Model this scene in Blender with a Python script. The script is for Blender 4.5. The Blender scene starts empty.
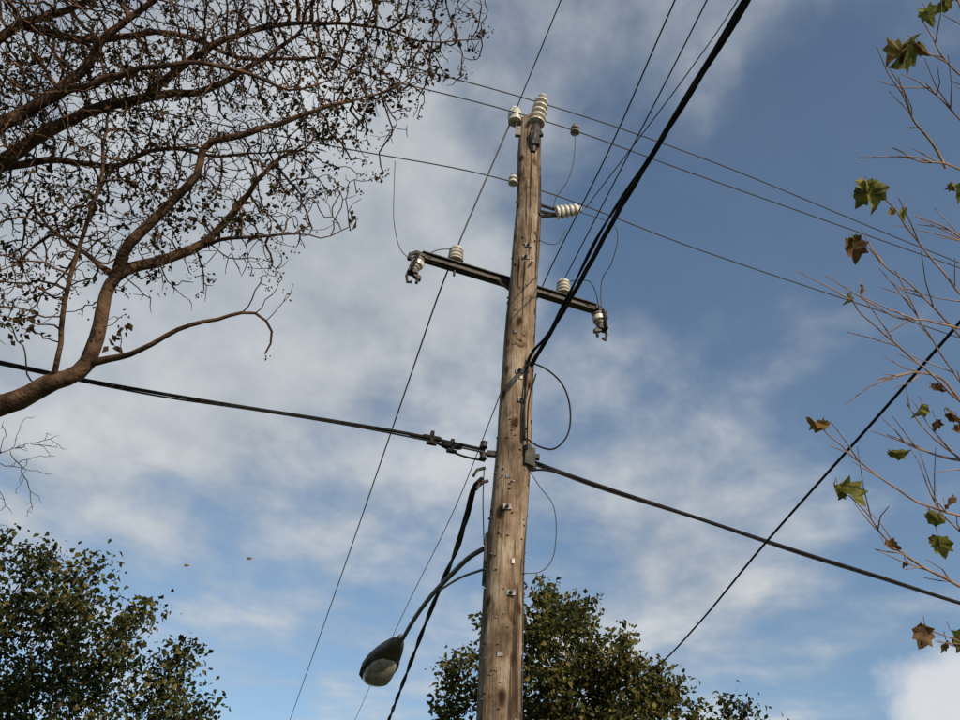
import bpy, math, random
import numpy as np
from mathutils import Vector, Matrix, noise
random.seed(7); np.random.seed(7)
scene=bpy.context.scene
V=Vector
# ------------------------------------------------------------------ camera / survey
FOC=922.0; PITCH=math.radians(35); ROLL=math.radians(4.1); CAM=V((0,0,1.6))
F=V((0,math.cos(PITCH),math.sin(PITCH))); R0=V((1,0,0)); U0=V((0,-math.sin(PITCH),math.cos(PITCH)))
R=R0*math.cos(ROLL)+U0*math.sin(ROLL); U=U0*math.cos(ROLL)-R0*math.sin(ROLL)
def ray(x,y): return F+R*((x-480)/FOC)+U*((360-y)/FOC)
def PD(x,y,d): return CAM+ray(x,y)*d              # at a distance
def PH(x,y,h):                                    # at a height above ground
    r=ray(x,y); return CAM+r*((h-CAM.z)/r.z)
def PY(x,y,Y):                                    # on an east-west line at distance Y
    r=ray(x,y); return CAM+r*(Y/r.y)
def PV(x,y,a,b):                                  # in the vertical plane through a and b
    n=V((b.y-a.y,-(b.x-a.x),0)); r=ray(x,y); return CAM+r*((a-CAM).dot(n)/r.dot(n))
cd=bpy.data.cameras.new("camera"); cam=bpy.data.objects.new("camera",cd); scene.collection.objects.link(cam)
M=Matrix((R,U,-F)).transposed().to_4x4(); M.translation=CAM; cam.matrix_world=M
cd.sensor_width=36; cd.lens=36*FOC/960; cd.clip_end=5000; cd.clip_start=0.05
scene.camera=cam
scene.view_settings.view_transform='Standard'; scene.view_settings.look='None'; scene.view_settings.exposure=0

# ------------------------------------------------------------------ materials
def newmat(name,col,rough=0.7,metal=0.0,col2=None,scale=8,bump=0.0,bscale=40,stretch=(1,1,1),spec=0.5,transl=0.0,lo=0.35,hi=0.65,col3=None):
    m=bpy.data.materials.new(name); m.use_nodes=True; nt=m.node_tree; N=nt.nodes; L=nt.links
    b=N['Principled BSDF']; b.inputs['Roughness'].default_value=rough; b.inputs['Metallic'].default_value=metal
    b.inputs['Specular IOR Level'].default_value=spec
    b.inputs['Base Color'].default_value=(*col,1)
    tc=N.new('ShaderNodeTexCoord'); mp=N.new('ShaderNodeMapping'); mp.inputs['Scale'].default_value=stretch
    L.new(tc.outputs['Object'],mp.inputs['Vector'])
    if col2:
        n=N.new('ShaderNodeTexNoise'); n.inputs['Scale'].default_value=scale; n.inputs['Detail'].default_value=3
        L.new(mp.outputs[0],n.inputs['Vector'])
        r=N.new('ShaderNodeValToRGB'); r.color_ramp.elements[0].position=lo; r.color_ramp.elements[1].position=hi
        r.color_ramp.elements[0].color=(*col,1); r.color_ramp.elements[1].color=(*col2,1)
        if col3:
            e=r.color_ramp.elements.new((lo+hi)/2); e.color=(*col3,1)
        L.new(n.outputs['Fac'],r.inputs[0]); L.new(r.outputs[0],b.inputs['Base Color'])
        csrc=r.outputs[0]
    if bump:
        n2=N.new('ShaderNodeTexNoise'); n2.inputs['Scale'].default_value=bscale; n2.inputs['Detail'].default_value=3
        L.new(mp.outputs[0],n2.inputs['Vector'])
        bp=N.new('ShaderNodeBump'); bp.inputs['Strength'].default_value=bump; bp.inputs['Distance'].default_value=0.02
        L.new(n2.outputs['Fac'],bp.inputs['Height']); L.new(bp.outputs[0],b.inputs['Normal'])
    if transl:
        t=N.new('ShaderNodeBsdfTranslucent'); mx=N.new('ShaderNodeMixShader'); mx.inputs[0].default_value=transl
        if col2: L.new(csrc,t.inputs['Color'])
        else: t.inputs['Color'].default_value=(*col,1)
        L.new(b.outputs[0],mx.inputs[1]); L.new(t.outputs[0],mx.inputs[2]); L.new(mx.outputs[0],N['Material Output'].inputs['Surface'])
    return m

def pole_material():
    m=bpy.data.materials.new("weathered_pole_wood"); m.use_nodes=True; nt=m.node_tree; N=nt.nodes; L=nt.links
    b=N['Principled BSDF']; b.inputs['Roughness'].default_value=0.85; b.inputs['Specular IOR Level'].default_value=0.15
    tc=N.new('ShaderNodeTexCoord')
    def noise_n(sc,scale,detail=6,rough=0.6):
        mp=N.new('ShaderNodeMapping'); mp.inputs['Scale'].default_value=sc; L.new(tc.outputs['Object'],mp.inputs['Vector'])
        n=N.new('ShaderNodeTexNoise'); n.inputs['Scale'].default_value=scale; n.inputs['Detail'].default_value=detail; n.inputs['Roughness'].default_value=rough
        L.new(mp.outputs[0],n.inputs['Vector']); return n.outputs['Fac']
    def ramp(src,stops):
        r=N.new('ShaderNodeValToRGB'); cr=r.color_ramp
        cr.elements[0].position=stops[0][0]; cr.elements[0].color=(*stops[0][1],1)
        cr.elements[1].position=stops[-1][0]; cr.elements[1].color=(*stops[-1][1],1)
        for p,c in stops[1:-1]:
            e=cr.elements.new(p); e.color=(*c,1)
        L.new(src,r.inputs[0]); return r.outputs[0]
    def mix(a,bb,fac,mode='MULTIPLY'):
        x=N.new('ShaderNodeMix'); x.data_type='RGBA'; x.blend_type=mode
        if isinstance(fac,float): x.inputs['Factor'].default_value=fac
        else: L.new(fac,x.inputs['Factor'])
        L.new(a,x.inputs[6]); L.new(bb,x.inputs[7]); return x.outputs[2]
    grain=noise_n((1,1,0.06),34,8,0.7)
    patch=noise_n((1,1,0.40),5.2,6,0.68)
    crack=noise_n((1,1,0.03),15,3,0.5)
    c1=ramp(patch,[(0.3,(0.10,0.070,0.050)),(0.42,(0.215,0.155,0.108)),(0.52,(0.30,0.225,0.16)),(0.60,(0.38,0.305,0.23)),(0.7,(0.48,0.41,0.33))])
    c2=ramp(grain,[(0.3,(0.36,0.33,0.3)),(0.5,(0.90,0.89,0.87)),(0.7,(1.18,1.17,1.15))])
    c=mix(c1,c2,1.0)
    ck=ramp(crack,[(0.37,(0.14,0.11,0.09)),(0.42,(1,1,1))])
    c=mix(c,ck,0.9)
    st=noise_n((1,1,0.8),2.6,6,0.72)
    c=mix(c,ramp(st,[(0.36,(0.42,0.37,0.34)),(0.48,(1,1,1))]),0.8)
    mp=N.new('ShaderNodeMapping'); mp.inputs['Scale'].default_value=(1,1,0.62); L.new(tc.outputs['Object'],mp.inputs['Vector'])
    nz=N.new('ShaderNodeTexNoise'); nz.inputs['Scale'].default_value=9; L.new(mp.outputs[0],nz.inputs['Vector'])
    ad=N.new('ShaderNodeVectorMath'); ad.operation='MULTIPLY_ADD'; L.new(nz.outputs['Color'],ad.inputs[0]); ad.inputs[1].default_value=(0.06,)*3; L.new(mp.outputs[0],ad.inputs[2])
    vo=N.new('ShaderNodeTexVoronoi'); vo.inputs['Scale'].default_value=5.0; L.new(ad.outputs[0],vo.inputs['Vector'])
    kn=ramp(vo.outputs['Distance'],[(0.11,(0.12,0.08,0.06)),(0.19,(0.5,0.4,0.34)),(0.27,(1,1,1))])
    c=mix(c,kn,0.95)
    L.new(c,b.inputs['Base Color'])
    mul=N.new('ShaderNodeMath'); mul.operation='MULTIPLY'; L.new(grain,mul.inputs[0]); L.new(ck,mul.inputs[1])
    bp=N.new('ShaderNodeBump'); bp.inputs['Strength'].default_value=1.0; bp.inputs['Distance'].default_value=0.025
    L.new(mul.outputs[0],bp.inputs['Height']); L.new(bp.outputs[0],b.inputs['Normal'])
    return m
M_pole=pole_material()
M_knot=newmat("wood_knot",(0.06,0.04,0.028),0.85,0,(0.20,0.135,0.09),18,0.5,60,spec=0.15)
M_steel=newmat("weathered_dark_steel",(0.020,0.018,0.017),0.6,0.3,(0.055,0.046,0.038),14,0.3)
M_galv=newmat("galvanised_metal",(0.16,0.155,0.145),0.55,0.4,(0.32,0.31,0.29),20,0.2)
M_arm=newmat("dull_aluminium_pipe",(0.05,0.05,0.048),0.55,0.3,(0.115,0.112,0.105),10)
M_porc=newmat("porcelain",(0.40,0.37,0.32),0.3,0,(0.66,0.63,0.56),14)
M_porcd=newmat("dark_porcelain",(0.12,0.105,0.09),0.5,0,(0.27,0.24,0.21),14)  # darker porcelain tone, for necks between sheds and some whole bodies
M_black=newmat("black_cable_jacket",(0.009,0.009,0.010),0.75,0,(0.020,0.019,0.019),20,spec=0.15)
M_wire=newmat("oxidised_wire",(0.03,0.03,0.032),0.7,0.2,(0.06,0.058,0.056),12)
M_lamp=newmat("painted_lamp_housing",(0.030,0.028,0.026),0.6,0.1,(0.075,0.07,0.063),7,0.15)
M_lens=newmat("lamp_lens_glass",(0.11,0.10,0.085),0.22,0.0,(0.27,0.25,0.22),9,0.3,60)
M_bark=newmat("branch_bark",(0.034,0.021,0.015),0.85,0,(0.13,0.078,0.050),6,0.7,30,spec=0.1)
M_bark2=newmat("grey_bark",(0.05,0.04,0.032),0.9,0,(0.13,0.105,0.085),6,0.6,30,spec=0.15)
M_twig=newmat("young_twig",(0.18,0.105,0.075),0.7,0,(0.34,0.24,0.18),12,spec=0.2)
M_dead=[newmat("dead_leaf_brown",(0.028,0.017,0.011),0.8,0,(0.085,0.052,0.028),9,transl=0.2,spec=0.1),
        newmat("dead_leaf_olive",(0.030,0.030,0.013),0.8,0,(0.075,0.068,0.027),9,transl=0.2,spec=0.1)]
M_oak=[newmat("foliage_dark",(0.014,0.020,0.007),0.8,0,(0.038,0.046,0.014),2.5,transl=0.2,spec=0.12),
       newmat("foliage_green",(0.036,0.044,0.013),0.8,0,(0.085,0.088,0.025),2.5,transl=0.28,spec=0.12),
       newmat("foliage_yellow",(0.11,0.10,0.028),0.8,0,(0.21,0.17,0.055),2.5,transl=0.3,spec=0.12)]
M_map=[newmat("maple_leaf_green",(0.08,0.095,0.02),0.6,0,(0.24,0.225,0.05),26,transl=0.4,spec=0.2),
       newmat("maple_leaf_turning",(0.18,0.15,0.035),0.6,0,(0.19,0.09,0.03),26,transl=0.4,spec=0.2),
       newmat("maple_leaf_brown",(0.07,0.034,0.017),0.7,0,(0.19,0.11,0.05),26,transl=0.3,spec=0.2)]

# ------------------------------------------------------------------ mesh builder
class MB:
    def __init__(s): s.v=[];s.f=[];s.m=[];s.mats=[]
    def mi(s,mat):
        if mat not in s.mats: s.mats.append(mat)
        return s.mats.index(mat)
    def tube(s,pts,rad,mat,sides=8,cap=True):
        n=len(pts)
        if n<2: return
        mi=s.mi(mat)
        if not hasattr(rad,'__len__'): rad=[rad]*n
        t=(pts[1]-pts[0]).normalized(); ref=V((0,0,1)) if abs(t.z)<0.9 else V((1,0,0))
        a=t.cross(ref).normalized(); base=len(s.v)
        for i in range(n):
            t=(pts[min(i+1,n-1)]-pts[max(i-1,0)])
            if t.length<1e-9: t=V((0,0,1))
            t.normalize(); a=(a-t*a.dot(t))
            if a.length<1e-6: a=t.orthogonal()
            a.normalize(); b=t.cross(a)
            for k in range(sides):
                an=2*math.pi*k/sides
                s.v.append(pts[i]+(a*math.cos(an)+b*math.sin(an))*rad[i])
        for i in range(n-1):
            for k in range(sides):
                k2=(k+1)%sides
                s.f.append((base+i*sides+k,base+i*sides+k2,base+(i+1)*sides+k2,base+(i+1)*sides+k)); s.m.append(mi)
        if cap:
            s.f.append(tuple(base+k for k in range(sides))[::-1]); s.m.append(mi)
            s.f.append(tuple(base+(n-1)*sides+k for k in range(sides))); s.m.append(mi)
    def lathe(s,p,axis,prof,mat,sides=20,mat2=None,r2=0):
        ax=axis.normalized(); a=ax.orthogonal().normalized(); b=ax.cross(a); mi=s.mi(mat); base=len(s.v)
        m2=s.mi(mat2) if mat2 else mi
        for r,z in prof:
            for k in range(sides):
                an=2*math.pi*k/sides; s.v.append(p+ax*z+(a*math.cos(an)+b*math.sin(an))*r)
        for i in range(len(prof)-1):
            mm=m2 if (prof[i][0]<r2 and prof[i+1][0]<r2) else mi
            for k in range(sides):
                k2=(k+1)%sides
                s.f.append((base+i*sides+k,base+i*sides+k2,base+(i+1)*sides+k2,base+(i+1)*sides+k)); s.m.append(mm)
        s.f.append(tuple(base+k for k in range(sides))[::-1]); s.m.append(mi)
        s.f.append(tuple(base+(len(prof)-1)*sides+k for k in range(sides))); s.m.append(mi)
    def box(s,c,x,y,z,sx,sy,sz,mat):
        mi=s.mi(mat); base=len(s.v); x=x.normalized();y=y.normalized();z=z.normalized()
        for dz in(-1,1):
            for dx,dy in((-1,-1),(1,-1),(1,1),(-1,1)):
                s.v.append(c+x*dx*sx/2+y*dy*sy/2+z*dz*sz/2)
        for f in((3,2,1,0),(4,5,6,7),(0,1,5,4),(1,2,6,5),(2,3,7,6),(3,0,4,7)):
            s.f.append(tuple(base+i for i in f)); s.m.append(mi)
    def leaf(s,c,d,n,ln,w,mi):
        sd=d.cross(n).normalized(); base=len(s.v)
        up=n*w*0.25
        s.v+= [c,c+d*ln*.45+sd*w*.5+up,c+d*ln,c+d*ln*.45-sd*w*.5+up]
        s.f+=[(base,base+1,base+2),(base,base+2,base+3)]; s.m+=[mi,mi]
    def obj(s,name,parent=None,smooth=True,angle=None):
        me=bpy.data.meshes.new(name); me.from_pydata([tuple(v) for v in s.v],[],s.f)
        for m in s.mats: me.materials.append(m)
        me.polygons.foreach_set('material_index',s.m)
        me.polygons.foreach_set('use_smooth',[smooth]*len(s.f)); me.update()
        if smooth and angle:
            try: me.set_sharp_from_angle(angle=math.radians(angle))
            except Exception: pass
        o=bpy.data.objects.new(name,me); scene.collection.objects.link(o)
        if parent: o.parent=parent
        return o
def empty(name,loc=(0,0,0)):
    e=bpy.data.objects.new(name,None); scene.collection.objects.link(e); return e
def spline(pts,n=10):
    """centripetal Catmull-Rom"""
    q=[pts[0]]
    for p in pts[1:]:
        if (p-q[-1]).length>1e-4: q.append(p)
    P=[q[0]+(q[0]-q[1])*.5]+q+[q[-1]+(q[-1]-q[-2])*.5]; out=[]
    for i in range(1,len(P)-2):
        p0,p1,p2,p3=P[i-1:i+3]
        t0=0; t1=t0+(p1-p0).length**.5; t2=t1+(p2-p1).length**.5; t3=t2+(p3-p2).length**.5
        for k in range(n):
            t=t1+(t2-t1)*k/n
            A1=p0*((t1-t)/(t1-t0))+p1*((t-t0)/(t1-t0)); A2=p1*((t2-t)/(t2-t1))+p2*((t-t1)/(t2-t1)); A3=p2*((t3-t)/(t3-t2))+p3*((t-t2)/(t3-t2))
            B1=A1*((t2-t)/(t2-t0))+A2*((t-t0)/(t2-t0)); B2=A2*((t3-t)/(t3-t1))+A3*((t-t1)/(t3-t1))
            out.append(B1*((t2-t)/(t2-t1))+B2*((t-t1)/(t2-t1)))
    out.append(q[-1]); return out
def resample(pts,step):
    out=[pts[0]]; acc=0
    for a,b in zip(pts,pts[1:]):
        l=(b-a).length
        if l==0: continue
        d=step-acc
        while d<=l: out.append(a+(b-a)*(d/l)); d+=step
        acc=(acc+l)%step
    if (out[-1]-pts[-1]).length>1e-4: out.append(pts[-1])
    return out

# ------------------------------------------------------------------ ground
gb=MB(); n=40; mi=gb.mi(newmat("grass",(0.03,0.05,0.015),0.9,0,(0.09,0.085,0.04),0.6,0.5,20))
S=1500
for j in range(n+1):
    for i in range(n+1):
        x=(i/n*2-1); y=(j/n*2-1); x=abs(x)**2*math.copysign(S,x); y=abs(y)**2*math.copysign(S,y)
        d=math.hypot(x,y); gb.v.append(V((x,y,(noise.noise(V((x*.02,y*.02,0)))*0.5 if d>20 else 0))))
for j in range(n):
    for i in range(n):
        a=j*(n+1)+i; gb.f.append((a,a+1,a+n+2,a+n+1)); gb.m.append(mi)
gb.obj("ground")

# ------------------------------------------------------------------ utility pole
Y0=8.0
pole=empty("utility_pole")
px=PY(515.5,400,Y0); POLE=V((px.x,Y0,0))
TOP=PY(529,122,Y0).z
def prad(z): return 0.216-(0.216-0.138)*z/TOP
def pcx(z): return 0.012*math.sin(z*0.9)+0.008*math.sin(z*2.1+1)+.011*(z-6.2)
def pz(x,y): return PY(x,y,Y0).z
pb=MB(); mi=pb.mi(M_pole); rings=300; sd=48
for j in range(rings+1):
    z=TOP*j/rings; r=prad(z)
    for k in range(sd):
        an=2*math.pi*k/sd; d=V((math.cos(an),math.sin(an),0))
        q=d*0.2
        rr=r*(1+0.06*noise.noise(V((q.x*6,q.y*6,z*1.4)))+0.035*noise.noise(V((q.x*25,q.y*25,z*0.8)))+.02*noise.noise(V((q.x*9,q.y*9,z*7))))
        zz=z
        if j>rings-6: zz=z+0.07*noise.noise(V((q.x*20,q.y*20,3)))-(0.10 if d.x>0.3 else 0)
        pb.v.append(V((POLE.x+pcx(z),POLE.y,zz))+d*rr)
for j in range(rings):
    for k in range(sd):
        k2=(k+1)%sd; pb.f.append((j*sd+k,j*sd+k2,(j+1)*sd+k2,(j+1)*sd+k)); pb.m.append(mi)
pb.f.append(tuple(rings*sd+k for k in range(sd))); pb.m.append(mi)
for i in range(34):
    z=random.uniform(3,TOP-.5); an=random.uniform(math.pi*0.95,math.pi*2.05); d=V((math.cos(an),math.sin(an),0))
    c=POLE+V((pcx(z),0,z))+d*(prad(z)-0.02); rr=random.uniform(.014,.03)
    pb.lathe(c,d,[(rr*1.5,0),(rr*1.2,.016),(rr*.7,.025),(rr*.2,.022)],M_knot,10)
for i in range(110):
    z=random.uniform(3,6.5) if i<70 else random.uniform(3,TOP-1); an=random.uniform(math.pi*1.0,math.pi*2.0); d=V((math.cos(an),math.sin(an),0))
    c=POLE+V((pcx(z),0,z))+d*(prad(z)+.002); tq=V((-d.y,d.x,random.uniform(-.4,.4)))
    pb.box(c,tq,d,V((0,0,1)),.022,.02,.007,M_steel if i%3 else M_galv)
# small inspection tags nailed to the wood
for zz,an,w_,h_ in((4.05,-95,.05,.035),(4.9,-70,.03,.05),(5.75,-100,.045,.03),(6.9,-80,.03,.03),(7.5,-108,.035,.05)):
    an=math.radians(an); d=V((math.cos(an),math.sin(an),0)); tq=V((-d.y,d.x,.08))
    pb.box(POLE+V((pcx(zz),0,zz))+d*(prad(zz)+.006),tq,d,d.cross(tq),w_,.012,h_,M_galv)
pb.obj("pole_shaft",pole,angle=50)

up=V((0,0,1))
Hc=PY(517,285,Y0+.22).z
A=PH(421,256,Hc); B=PH(596,309,Hc); ax=(B-A).normalized(); ay=up.cross(ax).normalized()
hb=MB()
mid=(A+B)/2; LA=(B-A).length
hb.box(mid,ax,ay,up,LA,0.030,0.080,M_steel)
hb.box(mid+up*0.043,ax,ay,up,LA*.995,0.095,0.012,M_steel)
hb.box(mid-up*0.043,ax,ay,up,LA*.995,0.095,0.012,M_steel)
pc=POLE+up*Hc+V((pcx(Hc),0,0))
hb.tube([pc+ay*-0.24,pc+ay*0.34],0.012,M_galv)
hb.tube([pc+ay*.2+ax*-.25-up*.04,pc+V((-.12,.0,-.3))],.014,M_steel,6)
hb.tube([pc+ay*.2+ax*.25-up*.04,pc+V((.12,.0,-.3))],.014,M_steel,6)
for zz,xx in((pz(519,254),.02),(pz(519,266),0.0),(pz(517,380),.01),(pz(514,408),0.05),(pz(503,515),-.02),(pz(505,600),.06)):
    c=V((POLE.x+pcx(zz)+xx,Y0-prad(zz)-.004,zz))
    hb.box(c,V((1,0,.05)),V((0,1,0)),V((-.05,0,1)),.075,.02,.05,M_galv)
    hb.lathe(c,V((0,-1,0)),[(.018,0),(.018,.025),(.010,.027),(.010,.045)],M_steel,8)
hb.obj("crossarm_and_bolts",pole,smooth=False)
def insulator(mb,p,axis,h,r,sheds,mat=M_porc,deep=.55,thin=.45,dark=True):
    prof=[(r*.45,0)]
    for i in range(sheds):
        z0=h*(i/sheds)*.86+h*.03; dz=h*.86/sheds; rr=r*(1-0.16*i/sheds)
        prof+=[(r*deep,z0),(rr*.97,z0+dz*.10),(rr,z0+dz*.25),(rr*.93,z0+dz*thin),(r*(deep+.04),z0+dz*(thin+.18)),(r*deep,z0+dz*.98)]
    prof+=[(r*.42,h*.90),(r*.55,h*.93),(r*.52,h*.98),(r*.25,h)]
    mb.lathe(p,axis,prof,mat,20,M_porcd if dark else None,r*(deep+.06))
ib=MB()
def on_arm(x,y):
    r=ray(x,y).normalized(); best=min(range(201),key=lambda i:((A+(B-A)*i/200-CAM).normalized()-r).length)
    return A+(B-A)*best/200+up*.06
IL=on_arm(455,266); IR=on_arm(563,300)
for p in(IL,IR):
    ib.tube([p-up*.2,p+up*.05],.014,M_steel)
    insulator(ib,p,up,.23,.095,4,deep=.72,thin=.5,dark=False)
def cutout(p,sx):
    o=ax*sx
    ib.tube([p-o*.12+up*.01,p+o*.06+up*.03,p+o*.12-up*.02,p+o*.13-up*.10],.026,M_steel,8)
    q=p+o*.02-up*.04; di=(-up+o*.25).normalized()
    insulator(ib,q-up*.01,di,.22,.072,3,M_porcd,deep=.6,dark=False)
    ib.lathe(q-up*.05,di,[(.05,0),(.076,.02),(.072,.07),(.03,.08)],M_porc,14)
    e=q+di*.22
    ib.tube([q+ay*-.07+o*.03,e+ay*-.07+o*.03-up*.05],.017,M_black,8)
    ib.box(e-up*.01,ax,ay,up,.11,.09,.05,M_steel)
    ib.box(q+up*.01,ax,ay,up,.10,.13,.035,M_steel)
    ib.tube([e+o*.04,e-up*.09+o*.06,e-up*.17+o*.04,e-up*.15-o*.0],.018,M_steel,6)
    ib.tube([e-o*.04,e-up*.06-o*.07,e-up*.15-o*.06],.018,M_steel,6)
    ib.box(e-up*.06-o*.06,o+up*.4,ay,up,.09,.05,.05,M_steel)
    ib.tube([q+ay*.06,q+ay*.09-up*.1,e+ay*.03],.010,M_wire,6)
    return e-up*.12
CL=cutout(A,-1); CR=cutout(B,1)
iT=PY(515,121,Y0-.05)
ib.tube([iT-up*.28+V((.1,0,0)),iT-up*.12+V((0.02,0,0)),iT+up*.02],.022,M_steel)
ib.box(iT-up*.2+V((.06,0,0)),V((1,0,0)),V((0,1,0)),up,.1,.05,.16,M_porcd)
ib.lathe(iT-up*.03,(up+V((-.05,0,0))).normalized(),[(.05,0),(.088,.01),(.085,.06),(.092,.07),(.092,.17),(.082,.20),(.05,.215),(.066,.225),(.066,.25),(.03,.27)],M_porc,20)
iR=PY(536,125,Y0-.12); iR2=PY(543,96,Y0-.12); ia=(iR2-iR).normalized()
ib.tube([PY(533,152,Y0-.14),PY(534,138,Y0-.16),iR,iR+ia*.04],[.035,.06,.055,.03],M_steel,8)
ib.box(PY(535,139,Y0-.17),V((1,0,.1)),V((0,1,0)),V((-.1,0,1)),.10,.07,.24,M_steel)
ib.box(PY(538,132,Y0-.14),V((1,0,.4)),V((0,1,0)),V((-.4,0,1)),.08,.05,.16,M_steel)
insulator(ib,iR,ia,(iR2-iR).length,.108,5,deep=.40,thin=.42)
Hb=pz(537,208); b0=V((POLE.x+.13,Y0-.02,Hb)); b1=PY(562,214,Y0-.05); b2=PY(583,211,Y0-.05)
for dz in(-.055,.055):
    ib.tube([b0+up*dz,b1+up*dz*.7-(b1-b0)*.1],.020,M_steel,6)
ib.tube([b0-up*.16,b1-up*.02],.022,M_steel,6)
ib.box(b0+V((.03,-.06,0)),V((1,0,0)),V((0,1,0)),up,.06,.06,.36,M_steel)
insulator(ib,PY(555,213,Y0-.05),(b2-b1),.33,.088,5,deep=.62,thin=.6,dark=False)
sp=PY(513,183,Y0-.1)
insulator(ib,sp-up*.02,up,.17,.06,2,M_porc,deep=.6)
sm=PY(575,128,Y0-.2)
insulator(ib,sm-up*.10,up,.16,.06,2,M_porcd,dark=False)
for (x,y) in((484,445),(483,456),(531,458),(533,467)):
    c=PY(x,y,Y0-.02); ib.lathe(c-up*.04,up,[(.02,0),(.04,.01),(.03,.04),(.04,.07),(.02,.08)],M_steel,10)
zc=pz(500,456)
ib.box(V((POLE.x+.18,Y0-.03,zc)),V((1,0,0)),V((0,1,0)),up,.16,.05,.05,M_steel)
ib.box(V((POLE.x-.18,Y0-.03,zc)),V((1,0,0)),V((0,1,0)),up,.16,.05,.05,M_steel)
ib.box(V((POLE.x+.15,Y0-.13,zc-.05)),V((1,0.6,0)),V((-.6,1,0)),up,.12,.04,.2,M_steel)
for (x,y) in((480,483),(477,470)):
    c=PY(x,y,Y0-.05); ib.tube([c+V((.08,0,.03)),c,c+V((-.03,-.02,-.08))],.016,M_steel,6)
ib.obj("insulators_and_brackets",pole,angle=40)
gw=MB(); pts=[]
for i in range(60):
    z=0.2+(TOP-1.2)*i/59; an=math.radians(-18+5*math.sin(i*.6)); r=prad(z)*1.03
    pts.append(V((POLE.x+pcx(z)+r*math.cos(an),Y0+r*math.sin(an),z)))
gw.tube(pts,.006,M_wire,6); gw.obj("ground_wire",pole)

# ------------------------------------------------------------------ cables
def cable(name,pts,r,mat,strands=1,pitch=.5,n=12,parent=None,sides=8):
    mb=MB(); path=spline(pts,n) if len(pts)>2 else [pts[0].lerp(pts[1],i/20) for i in range(21)]
    if strands==1:
        mb.tube(path,r,mat,sides)
    else:
        path=resample(path,.09); t=(path[1]-path[0]).normalized(); a=t.orthogonal().normalized()
        lines=[[] for _ in range(strands)]; ph=0
        for i,p in enumerate(path):
            t=(path[min(i+1,len(path)-1)]-path[max(i-1,0)]).normalized(); a=(a-t*a.dot(t)).normalized(); b=t.cross(a)
            ph+=2*math.pi*.09/pitch*(1+.7*noise.noise(p*.5))
            for k in range(strands):
                an=ph+2*math.pi*k/strands; lines[k].append(p+(a*math.cos(an)+b*math.sin(an))*r*(.95+.25*noise.noise(p*.8+V((k*9,0,0)))))
        for l in lines: mb.tube(l,r,mat,sides)
    return mb.obj(name,parent)
def ext(a,b,l): return b+(b-a).normalized()*l
def cross(name,pl,pm,pr,r,mids_r=()):
    c=PY(pm[0],pm[1],Y0-.05)
    a=PH(*pl,c.z); b=PH(*pr,c.z)
    pts=[ext(c,a,25),a,c]+[PV(*m,c,b) for m in mids_r]+[b,ext(c,b,40)]
    cable(name,pts,r,M_wire)
cross("power_line",(300,38),(541,103),(960,263),.008,mids_r=((700,157),))
cross("power_line",(300,58),(541,120),(960,268),.008,mids_r=((700,176),))
cross("power_line",(300,140),(513,182),(960,338),.0075,mids_r=((700,250),))
def along(name,pts,h,r,tail=60,head=20,mat=M_wire):
    P=[PH(x,y,h) for x,y in pts]; P=[ext(P[1],P[0],head)]+P+[ext(P[-2],P[-1],tail)]
    return cable(name,P,r,mat)
pI=iT+up*.20
cable("power_line",[ext(pI,PH(561,0,pI.z),20),PH(561,0,pI.z),pI],.0075,M_wire)
hA=IL.z+.24
cable("power_line",[pI,PY(472,212,Y0+.2),IL+up*.2,PH(441,288,hA-.1),PH(405,392,hA-.3),PH(345,565,hA-.3),PH(290,720,hA),ext(PH(345,565,hA-.3),PH(290,720,hA),60)],.010,M_wire)
along("power_line",[(675,0),(610,148),(543,285),(491,418),(455,508),(405,610),(355,720)],IR.z+.12,.0075)
cable("power_line",[ext(IR,PH(707,0,IR.z+.3),20),PH(707,0,IR.z+.3),PH(640,132,IR.z+.24),IR+up*.22],.007,M_wire)
cable("power_line",[ext(IR,PH(740,0,hA+1.2),20),PH(738,0,hA+1),PH(690,70,hA+.6),b2+V((.03,0,.05))],.006,M_wire)
hG=pz(530,360)
G=[PH(762,-25,hG+.1),PH(748,0,hG+.1),PH(692,90,hG),PH(655,150,hG-.03),PH(618,212,hG-.05),PH(580,282,hG-.04),PH(552,330,hG-.02),PY(531,366,Y0-.2)]
cable("service_cable",[ext(G[1],G[0],20)]+G,.0125,M_black,3,1.5)
cable("service_cable",[PH(790,-70,hG+.12),PH(738,10,hG+.1),PH(650,156,hG),PH(604,226,hG),PH(566,300,hG),PH(545,338,hG),PY(530,356,Y0-.2),PY(525,395,Y0-.19),PY(524,440,Y0-.19)],.009,M_black,2,1.9)
Gd=[PY(482,478,Y0-.05),PY(476,484,Y0),PY(466,520,Y0+.6),PH(452,560,5.75),PH(430,612,5.75),PH(406,675,5.8),PH(388,722,6.0)]
cable("service_cable",Gd+[ext(Gd[-2],Gd[-1],50)],.0165,M_black,2,2.2)
Ge=[PY(484,482,Y0-.05),PY(474,492,Y0),PY(460,532,Y0+.6),PH(447,575,5.75),PH(434,605,5.75)]
cable("service_cable",Ge,.010,M_black)
zl=PY(485,450,Y0); a=PH(0,362,zl.z+.05)
pl=[PV(80,379,a,zl),PV(170,395,a,zl),PV(250,408,a,zl),PV(340,422,a,zl),PV(410,434,a,zl)]
cable("telephone_cable",[ext(zl,a,30)+up*1.0,a]+pl+[zl],.0165,M_black)
cable("telephone_cable",[ext(zl,a,30)+up*1.03,a-up*.025]+[p-up*(.022+.01*math.sin(i*2)) for i,p in enumerate(pl)]+[zl-up*.03],.009,M_black)
zl2=PY(485,461,Y0)
cable("telephone_cable",[pl[-1]-up*.01,PY(432,441,Y0),PY(460,455,Y0),zl2],.011,M_black)
zr=PY(528,460,Y0); b=PH(960,603,zr.z+.0)
pr=[PV(*m,zr,b) for m in((560,472),(600,486),(700,519),(800,552),(880,577))]
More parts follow.
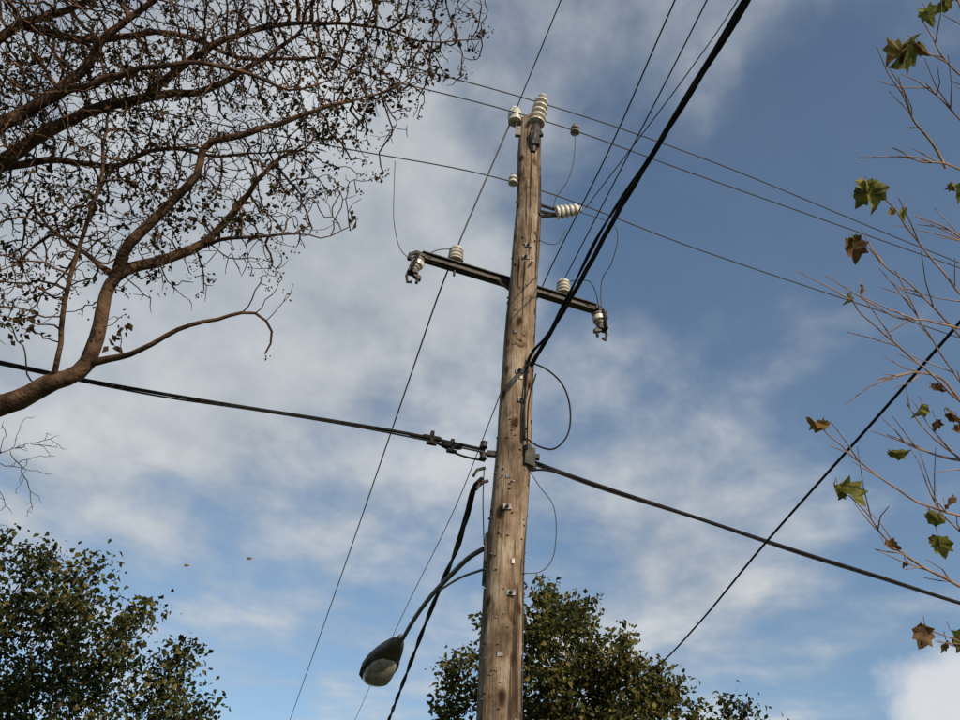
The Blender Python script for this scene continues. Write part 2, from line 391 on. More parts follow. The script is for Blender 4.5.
cable("telephone_cable",[zr]+pr+[b,ext(zr,b,30)+up*.6],.020,M_black)
cable("telephone_cable",[zr-up*.03]+[p-up*(.024+.01*math.sin(i*2.3)) for i,p in enumerate(pr)]+[b-up*.02,ext(zr,b,30)+up*.58],.008,M_black)
cable("telephone_cable",[PY(528,470,Y0-.05),PY(545,470,Y0),PY(570,476,Y0+.3)],.012,M_black)
cb=MB()
for x,y in((452,446),(432,438)):
    c=PV(x,y,a,zl); t=(zl-a).normalized()
    cb.tube([c-t*.10,c-t*.07,c+t*.07,c+t*.10],[.018,.028,.028,.018],M_black,10)
    cb.box(c,t,t.cross(up),up,.035,.05,.14,M_black); cb.box(c-up*.06,t,t.cross(up),up,.10,.03,.03,M_black)
cb.obj("cable_clamps",pole,smooth=False)
j=[PH(985,292,5.6),PH(960,322,5.5),PH(880,414,5.3),PH(768,540,5.3),PH(700,622,5.5),PH(655,668,5.9)]
cable("service_cable",[ext(j[1],j[0],10)]+j+[ext(j[-2],j[-1],6)+up*.5],.0105,M_black)
def jump(pts,r,mat=M_wire,name="jumper_wire"): cable(name,pts,r,mat,parent=pole,sides=6)
jump([PY(395,161,Y0),PY(394,190,Y0),PY(394,222,Y0),PY(400,248,Y0),CL+up*.25],.005)
jump([sm,PY(574,158,Y0-.2),PY(567,182,Y0-.2),PY(556,198,Y0-.1),PY(553,210,Y0-.05)],.005)
jump([PY(580,212,Y0-.05),PY(616,228,Y0),PY(612,262,Y0+.2),PY(602,280,Y0+.4),CR+up*.25],.005)
jump([PY(529,218,Y0-.1),PY(540,240,Y0-.1),PY(556,244,Y0),PY(566,230,Y0)],.005)
jump([IR+up*.2,PY(590,282,Y0+.3),CR+up*.22],.006)
jump([IL+up*.2,PY(438,250,Y0-.1),CL+up*.24],.006)
jump([PY(530,362,Y0-.15),PY(546,369,Y0-.1),PY(562,384,Y0-.1),PY(570,408,Y0-.1),PY(567,436,Y0-.1),PY(553,449,Y0-.1),PY(538,446,Y0-.1),PY(526,438,Y0-.15)],.009,M_black,"cable_loop")
jump([PY(529,470,Y0-.1),PY(540,487,Y0),PY(553,505,Y0),PY(556,538,Y0),PY(551,562,Y0),PY(540,572,Y0),PY(522,573,Y0-.1)],.0045)
jump([PY(536,374,Y0-.2),PY(529,400,Y0-.20),PY(527,450,Y0-.2)],.009,M_black)
jump([PY(484,470,Y0-.1),PY(483,500,Y0-.1),PY(484,545,Y0-.12)],.006,M_black)

# ------------------------------------------------------------------ street lamp
lamp=empty("street_lamp"); lb=MB()
m0=PY(483,549,Y0+.02); hz=m0.z
arm=[m0,PH(470,557,hz),PH(452,574,hz+.01),PH(432,595,hz+.03),PH(415,618,hz+.05),PH(401,642,hz+.05)]
lb.tube(spline(arm,10),.024,M_arm,10)
br=[PY(482,570,Y0+.02),PH(462,577,hz-.15),PH(440,590,hz-.0)]
lb.tube(spline(br,8),.012,M_arm,8)
lb.box(m0+V((.04,0,-.1)),V((1,0,0)),V((0,1,0)),up,.06,.14,.46,M_arm)
lb.obj("lamp_arm",lamp)
n0=PH(401,638,hz+.05); n1=PH(363,689,hz-.27); hx=(n1-n0); HL=hx.length; hx.normalize()
HL=min(HL,1.0)
hyv=up.cross(hx).normalized(); hu=hx.cross(hyv).normalized()
def loft(mb,sections,mat,seg=24):
    mi=mb.mi(mat); base=len(mb.v)
    for (t,w,ht,hbm,zo) in sections:
        for k in range(seg):
            an=2*math.pi*k/seg; c=math.cos(an); s_=math.sin(an)
            e=.75
            cx=math.copysign(abs(c)**e,c)*w; cz=math.copysign(abs(s_)**e,s_)*(ht if s_>0 else hbm)
            mb.v.append(n0+hx*(t*HL)+hyv*cx+hu*(cz+zo))
    for i in range(len(sections)-1):
        for k in range(seg):
            k2=(k+1)%seg; mb.f.append((base+i*seg+k,base+i*seg+k2,base+(i+1)*seg+k2,base+(i+1)*seg+k)); mb.m.append(mi)
    mb.f.append(tuple(base+k for k in range(seg))[::-1]); mb.m.append(mi)
    mb.f.append(tuple(base+(len(sections)-1)*seg+k for k in range(seg))); mb.m.append(mi)
hb2=MB()
loft(hb2,[(-.03,.035,.035,.035,0),(.06,.05,.05,.05,0),(.12,.09,.08,.065,0),(.25,.13,.11,.075,.0),(.42,.17,.14,.06,.0),(.6,.20,.15,.035,.0),(.78,.205,.145,.03,.0),(.9,.18,.12,.03,.0),(.97,.12,.08,.025,0),(1.0,.05,.03,.02,0)],M_lamp)
loft(hb2,[(.40,.10,.01,.02,-.045),(.44,.165,.01,.02,-.045),(.6,.212,.01,.02,-.03),(.78,.217,.01,.02,-.03),(.9,.19,.01,.02,-.03),(.985,.12,.01,.02,-.03)],M_steel)
hb2.obj("lamp_housing",lamp,angle=60)
hb3=MB()
loft(hb3,[(.40,.07,.01,.03,-.045),(.44,.12,.01,.07,-.045),(.52,.155,.01,.12,-.045),(.64,.175,.01,.155,-.045),(.78,.178,.01,.16,-.045),(.88,.15,.01,.12,-.045),(.94,.10,.01,.07,-.045),(.96,.04,.01,.03,-.045)],M_lens)
hb3.obj("lamp_lens",lamp,angle=60)

# ------------------------------------------------------------------ trees
def colonize(nodes,par,attr,step,infl,kill,iters,jit=.25,trop=(0,0,0),maxc=3):
    nodes=[np.array(p) for p in nodes]; par=list(par); attr=np.array(attr)
    near=np.full(len(attr),-1); nd=np.full(len(attr),1e9)
    def upd(new,start):
        if len(new)==0 or len(attr)==0: return
        for c in range(0,len(new),200):
            blk=new[c:c+200]
            D=(attr**2).sum(1)[:,None]+(blk**2).sum(1)[None,:]-2*attr@blk.T
            m=D.argmin(1); dm=np.sqrt(np.maximum(D[np.arange(len(attr)),m],0))
            k=dm<nd; nd[k]=dm[k]; near[k]=m[k]+start+c
    upd(np.array(nodes),0)
    cc={}
    for it in range(iters):
        if len(attr)==0: break
        act=nd<infl; acc={}
        idx=np.where(act)[0]
        P_=np.array(nodes)[near[idx]]; D_=attr[idx]-P_; D_/=np.linalg.norm(D_,axis=1)[:,None]+1e-9
        for i,k in enumerate(near[idx]):
            if k in acc: acc[k]=acc[k]+D_[i]
            else: acc[k]=D_[i]
        new=[]; start=len(nodes)
        for k,d in acc.items():
            if cc.get(k,0)>=maxc: continue
            L=np.linalg.norm(d)
            if L<1e-6: continue
            d=d/L+np.random.normal(0,jit,3)+np.array(trop)
            if par[k]>=0:
                pd=nodes[k]-nodes[par[k]]; d=d+0.35*pd/(np.linalg.norm(pd)+1e-9)
            d/=np.linalg.norm(d); new.append(nodes[k]+d*step); par.append(int(k)); cc[k]=cc.get(k,0)+1
        if not new: break
        nodes+=new; upd(np.array(new),start)
        keep=nd>kill; attr=attr[keep]; near=near[keep]; nd=nd[keep]
    return nodes,par
def build_tree(mb,nodes,par,mat,rtip,expo,spec_r=None):
    n=len(nodes); ch=[[] for _ in range(n)]
    for i,p in enumerate(par):
        if p>=0: ch[p].append(i)
    r=[0]*n
    for i in range(n-1,-1,-1):
        s=sum(r[c]**expo for c in ch[i]); r[i]=max(rtip,s**(1/expo) if s>0 else rtip)
        if spec_r and i in spec_r: r[i]=spec_r[i]
    if spec_r:
        for i in range(n):
            if i not in spec_r and par[i]>=0: r[i]=min(r[i],r[par[i]]*.92+.0003)
    starts=[i for i in range(n) if par[i]<0]
    stack=[(s,-1) for s in starts]
    while stack:
        s,p=stack.pop(); chain=[p] if p>=0 else []; cur=s
        while True:
            chain.append(cur)
            if not ch[cur]: break
            cs=sorted(ch[cur],key=lambda c:-r[c])
            for c in cs[1:]: stack.append((c,cur))
            cur=cs[0]
        pts=[V(nodes[i]) for i in chain]; rr=[r[i] for i in chain]
        if p>=0: rr[0]=min(r[p],rr[1]*1.15)
        if len(rr)>1 and not ch[chain[-1]]: rr[-1]*=.5
        mx=max(rr); mb.tube(pts,rr,mat,10 if mx>.05 else (6 if mx>.015 else 4),cap=False)
    tips=[i for i in range(n) if not ch[i]]
    return tips,r,ch
def lobes_pts(lobes,dens):
    out=[]
    for c,rad in lobes:
        k=int(dens*4.19*rad**3)
        for _ in range(k):
            v=np.random.normal(0,1,3); v/=np.linalg.norm(v); out.append(np.array(c)+v*rad*np.random.uniform(0,1)**(1/2.6)*np.array([1,1,.9]))
    return out
nodes=[];par=[];spec={}
def add_limb(pts,radii,parent=-1,step=.11,wob=.02):
    path=spline(pts,14); rs=resample(path,step); ids=[]
    for i,p in enumerate(rs):
        t=i/(len(rs)-1); f=t*(len(radii)-1); k=min(int(f),len(radii)-2); r=radii[k]+(radii[k+1]-radii[k])*(f-k)
        w=V((noise.noise(p*1.7),noise.noise(p*1.7+V((9,0,0))),noise.noise(p*1.7+V((0,9,0)))))*wob*2
        w+=V((noise.noise(p*5),noise.noise(p*5+V((9,0,0))),noise.noise(p*5+V((0,9,0)))))*wob*1.2
        if i==0 and parent>=0: ids.append(parent); continue
        nodes.append(np.array(p+w)); par.append(ids[-1] if ids else -1); spec[len(nodes)-1]=r*(1+.12*noise.noise(p*6)); ids.append(len(nodes)-1)
    return ids
def closest(p,ids): return min(ids,key=lambda i:np.linalg.norm(nodes[i]-np.array(p)))
KR=1.25
def sc_(l): return [x*KR for x in l]
J1=PD(-190,470,7.6)
tr=add_limb([V((J1.x-.5,J1.y-.3,0)),V((J1.x-.45,J1.y-.25,1.2)),V((J1.x-.2,J1.y,2.6)),J1],sc_([.24,.19,.16,.14]))
l1=add_limb([J1]+[PD(*q) for q in((-110,450,7.6),(-50,430,7.6),(0,406,7.5),(45,384,7.5),(88,362,7.5),(101,320,7.6),(117,276,7.7),(160,258,7.8),(205,242,7.9),(240,206,8.0),(262,180,8.0),(285,158,8.1))],sc_([.13,.10,.088,.078,.07,.062,.052,.044,.038,.034,.026,.018,.010]),tr[-1])
st=V(nodes[tr[-4]])
tr2=add_limb([st]+[PD(*q) for q in((-260,380,7.8),(-230,280,8.0),(-150,225,8.0),(-60,190,8.0),(0,164,8.0),(45,131,8.0),(100,108,8.1),(150,99,8.2),(205,92,8.3),(250,68,8.4),(300,30,8.5))],sc_([.13,.11,.095,.085,.078,.07,.062,.054,.044,.038,.03,.02,.012]),tr[-4])
def sub(src,pts,rad):
    s=closest(pts[0],src); return add_limb([V(nodes[s])]+pts[1:],sc_(rad),s)
P3=lambda *q:[PD(*x) for x in q]
l3=sub(tr2,P3((-100,205,8),(-50,160,7.8),(0,130,7.7),(50,96,7.7),(85,70,7.7),(100,40,7.7),(140,10,7.7),(190,-30,7.7)),[.075,.06,.052,.045,.036,.028,.02,.014])
l4=sub(tr2,P3((-200,250,8),(-150,130,8.4),(-50,70,8.4),(20,25,8.5),(80,5,8.5),(150,-30,8.6)),[.08,.06,.05,.04,.035,.025,.015])
l5=sub(l1,P3((117,276,7.7),(128,245,7.6),(165,205,7.6),(195,175,7.6),(204,148,7.6),(255,130,7.6),(310,112,7.7),(365,98,7.8),(405,80,7.8)),[.040,.034,.030,.026,.023,.019,.014,.010,.006])
l6=sub(l1,P3((50,383,7.5),(62,320,7.4),(82,250,7.4),(98,185,7.4),(112,110,7.5)),[.020,.016,.014,.012,.009])
l7=sub(l1,P3((92,362,7.5),(125,358,7.4),(152,350,7.3),(180,330,7.3),(215,318,7.3),(255,311,7.3),(270,322,7.3),(274,340,7.3),(264,358,7.3)),[.028,.023,.019,.016,.014,.012,.009,.007,.004])
l8=sub(tr2,P3((150,99,8.2),(190,60,8.0),(240,35,8.0),(300,22,8.1),(370,28,8.2),(430,40,8.3),(480,38,8.4)),[.034,.026,.02,.016,.012,.008,.005])
l9=sub(l3,P3((50,96,7.7),(110,78,7.4),(170,62,7.4),(235,70,7.5),(290,88,7.5),(340,75,7.6)),[.036,.028,.02,.015,.01,.006])
l10=sub(l1,P3((205,243,7.9),(245,238,7.7),(290,232,7.7),(325,238,7.7),(350,226,7.8)),[.018,.013,.009,.006,.004])
l11=sub(l1,P3((117,276,7.7),(80,250,7.9),(50,225,8.0),(20,190,8.0)),[.022,.015,.011,.007])
l12=sub(tr2,P3((0,164,8.0),(50,160,8.3),(110,165,8.4),(165,150,8.4),(230,155,8.4),(290,150,8.4)),[.03,.024,.018,.014,.01,.006])
l13=sub(l4,P3((20,25,8.5),(90,40,8.8),(170,30,8.9),(250,60,8.9),(330,60,8.9),(400,90,8.8)),[.032,.026,.02,.014,.01,.005])
lob=[((-220,60,8.0),1.3),((-60,60,8.2),1.15),((60,40,8.0),1.05),((170,30,8.0),1.05),((280,40,8.2),.95),((370,30,8.3),.7),((430,28,8.4),.6),
     ((320,130,8.1),.66),((230,150,8.0),.85),((110,150,8.0),1.0),((0,170,8.0),.95),((-180,250,8),1.0),((120,-120,8.0),1.1),((330,-90,8.3),.9),
     ((260,225,7.8),.52),((170,260,7.8),.45),((80,260,7.8),.55),((10,290,7.6),.5),((385,80,8.1),.5),((315,205,7.8),.36),((110,325,7.5),.2),((262,285,7.4),.22)]
att=lobes_pts([(PD(*c),r) for c,r in lob],270)
nodes2,par2=colonize(nodes,par,att,.07,.6,.085,70,jit=.30,trop=(.02,0,-.02))
def rv():
    v=V(np.random.normal(0,1,3)); return v.normalized()
tb=MB(); tips,rr,ch=build_tree(tb,nodes2,par2,M_bark,.0046,2.2,spec)
for i in range(len(nodes2)):
    if rr[i]>.016 or random.random()>.16: continue
    p=V(nodes2[i]); d0=(p-V(nodes2[par2[i]])).normalized() if par2[i]>=0 else rv()
    d=(d0*.6+rv()).normalized(); l=random.uniform(.06,.22); d2=(d+rv()*.5).normalized()
    tb.tube([p,p+d*l*.5,p+d*l*.5+d2*l*.5],[.0040,.0035,.0022],M_bark,4,cap=False)
m0i=tb.mi(M_dead[0]); m1i=tb.mi(M_dead[1])
for i in range(len(nodes2)):
    if rr[i]>.011: continue
    p=V(nodes2[i]); w=noise.noise(p*1.2+V((3,1,7)))
    prob=.10+max(0,w-.0)*1.8
    if random.random()<prob*(.95 if not ch[i] else .34):
        for _ in range(random.choice((2,2,3,4,5))):
            d=(rv()+V((0,0,-.6))).normalized(); nn=rv(); s_=random.uniform(.035,.075)
            tb.leaf(p+rv()*random.uniform(.01,.06),d,nn,s_,s_*.62,m0i if random.random()<.65 else m1i)
for i in tips:
    if random.random()<.5:
        p=V(nodes2[i])
        for _ in range(random.randint(3,6)):
            q=p+rv()*.045; s_=random.uniform(.016,.026)
            tb.leaf(q,rv(),rv(),s_,s_,m0i); tb.leaf(q,rv(),rv(),s_,s_,m0i)
for (x,y,dp) in((352,214,7.8),(358,220,7.8),(349,222,7.8),(262,165,8),(180,210,7.7),(186,216,7.7),(120,330,7.5),(112,338,7.5),(126,322,7.5),(300,188,8),(383,72,8),(366,105,7.9),(112,345,7.5),(22,318,7.6),(30,326,7.6)):
    for _ in range(3): tb.leaf(PD(x,y,dp)+rv()*.03,(rv()+V((0,0,-.8))).normalized(),rv(),random.uniform(.06,.10),.05,m0i)
tb.obj("bare_tree",smooth=True)
nodes=[];par=[];spec={}
q=PD(-80,560,8.5); k0=add_limb([V((q.x,q.y,0)),V((q.x+.05,q.y,2.0)),PD(-60,520,8.5),PD(-25,470,8.5),PD(10,450,8.5)],[.05,.035,.02,.010,.004])
a2=lobes_pts([(PD(0,455,8.5),.42),(PD(35,450,8.5),.34),(PD(-60,480,8.5),.5),(PD(10,505,8.5),.35)],170)
n3,p3=colonize(nodes,par,a2,.05,.6,.07,40,jit=.35); sb=MB(); build_tree(sb,n3,p3,M_bark2,.0026,2.4,{k:v for k,v in spec.items()}); sb.obj("bare_sapling")

def leafy(name,base,height,lobes,dens,leaf_r,nleaf,ls,seed,trunk_r=.2,mixw=(.4,.4,.2)):
    global nodes,par,spec
    random.seed(seed); np.random.seed(seed)
    nodes=[];par=[];spec={}
    base=V(base); topc=sum((V(c) for c,_ in lobes),V((0,0,0)))/len(lobes)
    mid_=V((topc.x,topc.y,base.z+height*.45))
    add_limb([base,base.lerp(mid_,.5)+V((.1,.05,0)),mid_],[trunk_r,trunk_r*.8,trunk_r*.6],step=.3,wob=.05)
    att=lobes_pts(lobes,dens)
    n_,p_=colonize(nodes,par,att,.20,3.5,.27,80,jit=.2)
    mb=MB(); tips,r_,ch_=build_tree(mb,n_,p_,M_bark2,.007,2.3)
    mis=[mb.mi(m) for m in M_oak]
    for i in range(len(n_)):
        if r_[i]>.045: continue
        p=V(n_[i]); w=noise.noise(p*1.3)
        k=int(nleaf*(1 if not ch_[i] else .6)*(1+.5*w))
        for _ in range(k):
            q=p+V(np.random.normal(0,leaf_r,3)); d=(rv()+V((0,0,-.35))).normalized()
            nn=(rv()+V((0,-.3,.5))).normalized(); s_=ls*random.uniform(.5,1.4)
            u_=random.random()+w*.6
            mi_=mis[0] if u_<mixw[0] else (mis[1] if u_<mixw[0]+mixw[1] else mis[2])
            mb.leaf(q,d,nn,s_,s_*.62,mi_)
    mb.obj(name,smooth=False)
D1=17.0
L=[((600,720),1.2),((550,622),.75),((520,655),.9),((465,688),.7),((575,635),.7),((610,662),.75),((640,705),.8),((700,728),.72),((755,742),.65),((550,596),.42),((585,606),.35),((440,703),.4),((655,678),.35),((560,780),1.6),((680,810),1.5),((480,800),1.4)]
lobc=[(PD(x,y,D1+random.uniform(-.8,.8)),r) for (x,y),r in L]
c0=PD(590,760,D1)
leafy("leafy_tree",(c0.x,c0.y,0),c0.z+1,lobc,20,.13,60,.12,11,.25,(.28,.40,.32))
D2=12.0
L=[((20,592),.75),((60,586),.55),((0,552),.42),((40,562),.3),((100,625),.72),((150,628),.35),((190,672),.38),((160,685),.66),((60,680),1.1),((208,706),.38),((208,650),.16),((-60,600),1.0),((120,760),1.2),((0,780),1.4),((78,568),.22),((-150,700),1.5),((135,596),.2)]
lobc=[(PD(x,y,D2+random.uniform(-.5,.5)),r) for (x,y),r in L]
c0=PD(20,740,D2)
leafy("oak_tree",(c0.x,c0.y,0),c0.z+.8,lobc,30,.115,60,.085,23,.2,(.58,.32,.10))

# --- young maple at the right
random.seed(5); np.random.seed(5)
mbm=MB()
root=PD(1130,700,4.6); root_g=V((root.x,root.y,0))
def twig(pts,r0,r1,n=10):
    path=spline(pts,n)
    path=[p+V((noise.noise(p*6),noise.noise(p*6+V((5,5,5))),noise.noise(p*6+V((9,3,1)))))*.018 for p in path]
    mbm.tube(path,[r0+(r1-r0)*i/(len(path)-1) for i in range(len(path))],M_twig,6); return path
tk=twig([root_g,root_g+V((.02,.0,1.2)),root,PD(1090,520,4.6),PD(1060,330,4.7),PD(1050,120,4.8),PD(1030,-60,4.9)],.045,.010,14)
brs=[ [(1075,560,4.6),(1010,480,4.5),(962,405,4.4),(905,352,4.3),(872,322,4.3),(848,293,4.2)],
 [(1070,480,4.6),(1010,400,4.6),(965,345,4.5),(925,298,4.4),(890,268,4.4),(858,240,4.4)],
 [(1060,350,4.7),(1010,320,4.6),(960,292,4.5),(920,240,4.5),(893,210,4.4),(872,190,4.4)],
 [(1055,300,4.7),(1000,270,4.6),(945,228,4.6),(915,218,4.6)],
 [(1055,250,4.7),(1005,205,4.7),(950,165,4.6),(915,160,4.6),(893,150,4.6)],
 [(945,168,4.6),(930,140,4.6),(910,115,4.5),(898,75,4.5)],
 [(1050,150,4.8),(1000,105,4.7),(958,72,4.6),(935,48,4.6),(920,15,4.6)],
 [(1050,100,4.8),(1000,50,4.8),(965,20,4.7),(948,-20,4.7)],
 [(1080,600,4.6),(1020,545,4.4),(965,520,4.3),(905,495,4.2),(860,462,4.2),(822,426,4.1)],
 [(1090,660,4.6),(1020,610,4.3),(960,585,4.2),(912,560,4.2),(870,520,4.1),(850,497,4.1)],
 [(1080,580,4.6),(1020,510,4.6),(962,462,4.5),(925,430,4.5),(905,405,4.5)],
 [(1070,520,4.6),(1010,455,4.7),(960,380,4.7),(918,315,4.7),(895,270,4.7)],
 [(960,585,4.2),(930,570,4.1),(892,548,4.1)],
 [(1090,690,4.6),(1030,660,4.3),(980,650,4.2),(930,630,4.1)],
 [(1060,400,4.6),(1000,350,4.4),(950,325,4.4),(900,318,4.3),(862,300,4.3)],
 [(1080,620,4.6),(1020,575,4.7),(970,540,4.7),(940,510,4.7),(925,480,4.7)],
 [(962,462,4.5),(935,455,4.5),(898,440,4.5)],
 [(1050,200,4.7),(990,150,4.6),(950,110,4.6),(925,85,4.5)],
 [(962,405,4.4),(945,380,4.4),(915,372,4.4),(880,378,4.4)]]
for b_ in brs:
    path=twig([PD(*q) for q in b_],.0075,.0028)
    for _ in range(5):
        i=random.randint(len(path)//3,len(path)-3); p=path[i]; d=((path[i+1]-path[i]).normalized()+rv()*.55).normalized(); l=random.uniform(.1,.35)
        mbm.tube([p,p+d*l*.5+rv()*.012,p+d*l+rv()*.02],[.0036,.0028,.0017],M_twig,5)
outline=[(0,0),(.14,-.02),(.40,-.06),(.42,.12),(.66,.30),(.46,.44),(.52,.66),(.30,.64),(.15,.84),(0,1.0)]
def mleaf(c,d,nn,s,mat):
    mi=mbm.mi(mat); sdv=d.cross(nn).normalized(); nn=sdv.cross(d).normalized()
    fold=random.uniform(.3,1.15); curl=random.uniform(-.9,.9); base=len(mbm.v); k1=random.uniform(.7,1.15); k2=random.uniform(.7,1.15)
    def q(u,v):
        w=.22*noise.noise(V((u*3,v*3,c.x*9)))
        return c+sdv*(u*s*math.cos(fold))+d*(v*s)+nn*(abs(u)*s*math.sin(fold)*.9+curl*s*(v-.3)**2+w*s)
    mid=[q(0,t) for t in(0,.1,.25,.4,.55,.75,1.0)]
    R_=[q(u*k1,v) for u,v in outline[1:-1]]; L_=[q(-u*k2,v+.03) for u,v in outline[1:-1]]
    mbm.v+=mid+R_+L_; m_=lambda i:base+i; r_=lambda i:base+7+i; l_=lambda i:base+15+i
    for g,fl in((r_,0),(l_,1)):
        fs=[(m_(0),g(0),m_(1)),(m_(1),g(0),g(1)),(m_(1),g(1),g(2)),(m_(1),g(2),m_(2)),(m_(2),g(2),g(3)),(m_(2),g(3),g(4),m_(3)),(m_(3),g(4),g(5)),(m_(3),g(5),g(6),m_(4)),(m_(4),g(6),g(7)),(m_(4),g(7),m_(5)),(m_(5),g(7),m_(6))]
        for f_ in fs: mbm.f.append(f_ if not fl else f_[::-1]); mbm.m.append(mi)
leaves=[((915,40),(885,64),4.6,.17,0),((905,46),(882,66),4.55,.12,1),((918,42),(930,58),4.6,.09,1),((925,8),(932,24),4.6,.11,0),((948,-5),(935,12),4.6,.10,0),((868,182),(876,206),4.4,.14,0),((862,190),(858,204),4.4,.09,0),((905,208),(902,228),4.5,.07,0),((893,210),(890,222),4.5,.05,1),
 ((955,185),(958,200),4.6,.09,0),((850,238),(858,268),4.4,.12,2),((848,293),(846,308),4.3,.06,0),((860,286),(862,294),4.3,.04,2),((825,424),(802,420),4.1,.09,1),
 ((838,486),(862,512),4.1,.13,0),((840,488),(838,500),4.1,.06,0),((890,452),(908,452),4.5,.10,0),((922,403),(918,415),4.5,.08,0),((930,388),(942,392),4.4,.07,2),((935,418),(930,430),4.5,.07,2),((945,412),(958,420),4.5,.09,2),
 ((884,545),(896,550),4.1,.07,2),((928,512),(947,528),4.3,.10,0),((938,535),(942,552),4.3,.10,0),((945,505),(952,498),4.3,.08,2),((925,625),(918,642),4.1,.10,2),((950,630),(957,652),4.2,.12,0),((946,640),(940,650),4.2,.06,1),((905,560),(898,570),4.2,.04,2),((962,430),(945,432),4.4,.07,2)]
for (a0,a1,dp,s_,mt) in leaves:
    c=PD(*a0,dp); e=PD(*a1,dp+random.uniform(-.04,.04)); d=(e-c).normalized(); nn=(-F+rv()*.9).normalized()
    mleaf(c,d,nn,s_*1.1,M_map[mt]); mbm.tube([c+V((random.uniform(-.01,.02),0,.04)),c+V((0,0,.015)),c],.0022,M_twig,4)
    if s_>.085 and random.random()<.75:
        mleaf(c+rv()*.02,(d+rv()*.8).normalized(),rv(),s_*.65,M_map[random.choice((0,1,2))])
mbm.obj("maple_sapling",smooth=False)
for (x,y) in((184,567),(247,560)):
    mbl=MB(); mi=mbl.mi(M_map[1]); c=PD(x,y,9); mbl.leaf(c,V((1,0,.3)).normalized(),V((.3,-.6,.7)).normalized(),.06,.05,mi); mbl.leaf(c,V((.6,.2,.8)).normalized(),V((.3,-.9,.3)).normalized(),.04,.04,mi)
    mbl.obj("falling_leaf",smooth=False)

# ------------------------------------------------------------------ sky and sun
SUN=V((.50,-.76,.50)).normalized()
sl=bpy.data.lights.new("sun","SUN"); sl.energy=4.3; sl.angle=math.radians(.5); sl.color=(1,.84,.64)
so=bpy.data.objects.new("sun",sl); scene.collection.objects.link(so); so.rotation_euler=SUN.to_track_quat('Z','Y').to_euler()
w=bpy.data.worlds.new("World"); scene.world=w; w.use_nodes=True; nt=w.node_tree; N=nt.nodes; Lk=nt.links
bg=N['Background']; bg.inputs['Strength'].default_value=.1
sky=N.new('ShaderNodeTexSky'); sky.sky_type='NISHITA'; sky.sun_disc=False
sky.sun_elevation=math.asin(SUN.z); sky.sun_rotation=math.atan2(SUN.x,SUN.y)
sky.air_density=1.0; sky.dust_density=.5; sky.ozone_density=1.3
tc=N.new('ShaderNodeTexCoord'); sep=N.new('ShaderNodeSeparateXYZ'); Lk.new(tc.outputs['Generated'],sep.inputs[0])
def math_(op,a,b=None,c=None,clamp=False):
    m=N.new('ShaderNodeMath'); m.operation=op; m.use_clamp=clamp
    for i,x in enumerate((a,b,c)):
        if x is None: continue
        if isinstance(x,(int,float)): m.inputs[i].default_value=x
        else: Lk.new(x,m.inputs[i])
    return m.outputs[0]
zc_=math_('MAXIMUM',sep.outputs[2],.08)
xx=math_('DIVIDE',sep.outputs[0],zc_); yy=math_('DIVIDE',sep.outputs[1],zc_)
cmb=N.new('ShaderNodeCombineXYZ'); Lk.new(xx,cmb.inputs[0]); Lk.new(yy,cmb.inputs[1])
mp=N.new('ShaderNodeMapping'); mp.inputs['Rotation'].default_value=(0,0,math.radians(-25)); mp.inputs['Scale'].default_value=(1.0,.8,1); Lk.new(cmb.outputs[0],mp.inputs[0])
def nz(vec,s,d,r,dist=0.0):
    n=N.new('ShaderNodeTexNoise'); n.inputs['Scale'].default_value=s; n.inputs['Detail'].default_value=d; n.inputs['Roughness'].default_value=r; n.inputs['Distortion'].default_value=dist
    Lk.new(vec,n.inputs['Vector']); return n
n1=nz(mp.outputs[0],2.3,6,.55,.2); n2=nz(tc.outputs['Generated'],9,5,.55)
nw=nz(tc.outputs['Generated'],3.5,3,.5)
wv=N.new('ShaderNodeVectorMath'); wv.operation='MULTIPLY_ADD'; Lk.new(nw.outputs['Color'],wv.inputs[0]); wv.inputs[1].default_value=(.3,.3,.3); Lk.new(tc.outputs['Generated'],wv.inputs[2])
wv2=N.new('ShaderNodeVectorMath'); wv2.operation='ADD'; Lk.new(wv.outputs[0],wv2.inputs[0]); wv2.inputs[1].default_value=(-.15,-.15,-.15)
nrm=N.new('ShaderNodeVectorMath'); nrm.operation='NORMALIZE'; Lk.new(wv2.outputs[0],nrm.inputs[0])
blobs=[(60,420,13,.5),(100,250,14,.55),(300,290,12,.65),(420,170,10,.6),(350,420,11,.4),(60,60,14,.5),(300,60,11,.35),(600,60,8,.22),(700,110,7,.12),
 (620,430,10,.28),(720,480,9,.35),(400,620,13,.15),(700,600,9,.12),(230,560,11,.15),(620,640,9,.22),
 (640,300,8,-.15),(860,330,15,-.42),(520,560,8,-.05),(920,80,12,-.15)]
tot=None
for x,y,rad,wt in blobs:
    d=ray(x,y).normalized(); vm=N.new('ShaderNodeVectorMath'); vm.operation='DOT_PRODUCT'; Lk.new(nrm.outputs[0],vm.inputs[0]); vm.inputs[1].default_value=d
    mr=N.new('ShaderNodeMapRange'); mr.interpolation_type='SMOOTHSTEP'; Lk.new(vm.outputs['Value'],mr.inputs[0])
    mr.inputs[1].default_value=math.cos(math.radians(rad*1.15)); mr.inputs[2].default_value=1.0; mr.inputs[3].default_value=0; mr.inputs[4].default_value=wt
    tot=mr.outputs[0] if tot is None else math_('ADD',tot,mr.outputs[0])
cl=math_('ADD',math_('MULTIPLY',tot,.9),math_('MULTIPLY',math_('SUBTRACT',n1.outputs['Fac'],.51),2.1))
cl=math_('ADD',cl,math_('MULTIPLY',math_('SUBTRACT',n2.outputs['Fac'],.5),.8))
mr=N.new('ShaderNodeMapRange'); mr.interpolation_type='SMOOTHSTEP'; Lk.new(cl,mr.inputs[0]); mr.inputs[1].default_value=-.25; mr.inputs[2].default_value=.85; mr.inputs[3].default_value=0.05; mr.inputs[4].default_value=.92
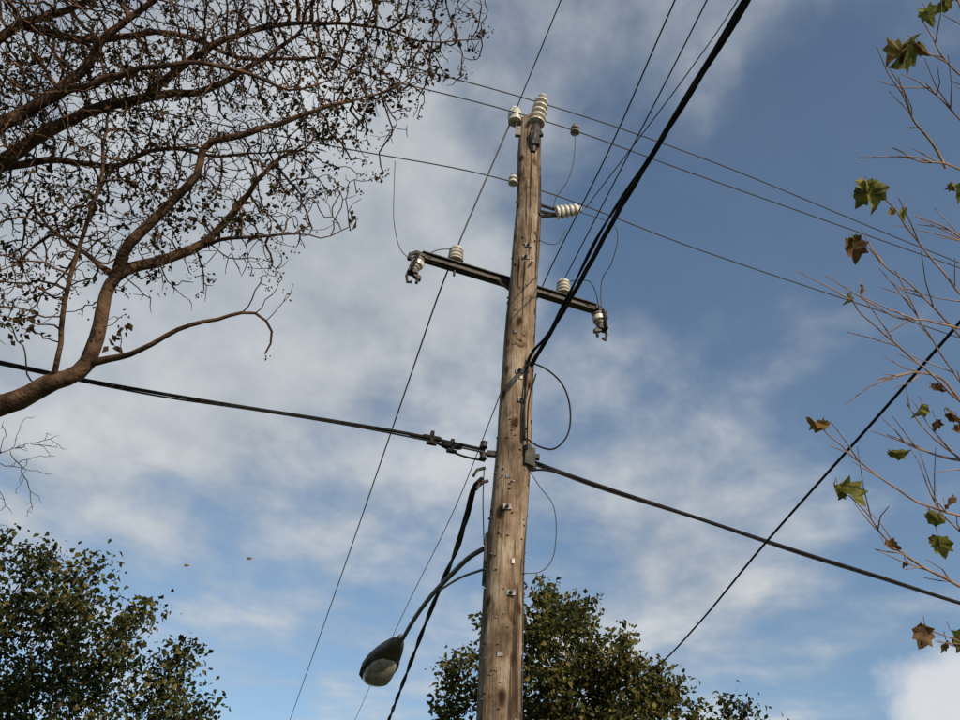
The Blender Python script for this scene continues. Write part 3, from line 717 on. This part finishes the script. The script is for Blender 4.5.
tint=N.new('ShaderNodeMix'); tint.data_type='RGBA'; tint.blend_type='MULTIPLY'; tint.inputs['Factor'].default_value=1; Lk.new(sky.outputs[0],tint.inputs[6]); tint.inputs[7].default_value=(1.12,1.20,1.20,1)
cr=N.new('ShaderNodeValToRGB'); cr.color_ramp.elements[0].position=.38; cr.color_ramp.elements[0].color=(.36,.405,.455,1); cr.color_ramp.elements[1].position=.62; cr.color_ramp.elements[1].color=(.64,.66,.675,1)
mixn=math_('ADD',math_('MULTIPLY',n1.outputs['Fac'],.55),math_('MULTIPLY',n2.outputs['Fac'],.45))
Lk.new(mixn,cr.inputs[0])
sc=N.new('ShaderNodeVectorMath'); sc.operation='SCALE'; sc.inputs['Scale'].default_value=10; Lk.new(cr.outputs[0],sc.inputs[0])
mx=N.new('ShaderNodeMix'); mx.data_type='RGBA'; Lk.new(mr.outputs[0],mx.inputs['Factor']); Lk.new(tint.outputs[2],mx.inputs[6]); Lk.new(sc.outputs[0],mx.inputs[7])
d=ray(945,700).normalized(); vm=N.new('ShaderNodeVectorMath'); vm.operation='DOT_PRODUCT'
nb=nz(tc.outputs['Generated'],14,4,.55); w3=N.new('ShaderNodeVectorMath'); w3.operation='MULTIPLY_ADD'; Lk.new(nb.outputs['Color'],w3.inputs[0]); w3.inputs[1].default_value=(.09,)*3; Lk.new(tc.outputs['Generated'],w3.inputs[2])
w4=N.new('ShaderNodeVectorMath'); w4.operation='ADD'; Lk.new(w3.outputs[0],w4.inputs[0]); w4.inputs[1].default_value=(-.045,)*3
w5=N.new('ShaderNodeVectorMath'); w5.operation='NORMALIZE'; Lk.new(w4.outputs[0],w5.inputs[0]); Lk.new(w5.outputs[0],vm.inputs[0]); vm.inputs[1].default_value=d
m2=N.new('ShaderNodeMapRange'); m2.interpolation_type='SMOOTHSTEP'; Lk.new(vm.outputs['Value'],m2.inputs[0]); m2.inputs[1].default_value=math.cos(math.radians(3.6)); m2.inputs[2].default_value=math.cos(math.radians(1.4)); m2.inputs[3].default_value=0; m2.inputs[4].default_value=.8
mx2=N.new('ShaderNodeMix'); mx2.data_type='RGBA'; Lk.new(m2.outputs[0],mx2.inputs['Factor']); Lk.new(mx.outputs[2],mx2.inputs[6]); mx2.inputs[7].default_value=(7.8,7.8,7.9,1)
Lk.new(mx2.outputs[2],bg.inputs['Color'])
w.cycles.sampling_method='MANUAL'; w.cycles.sample_map_resolution=256
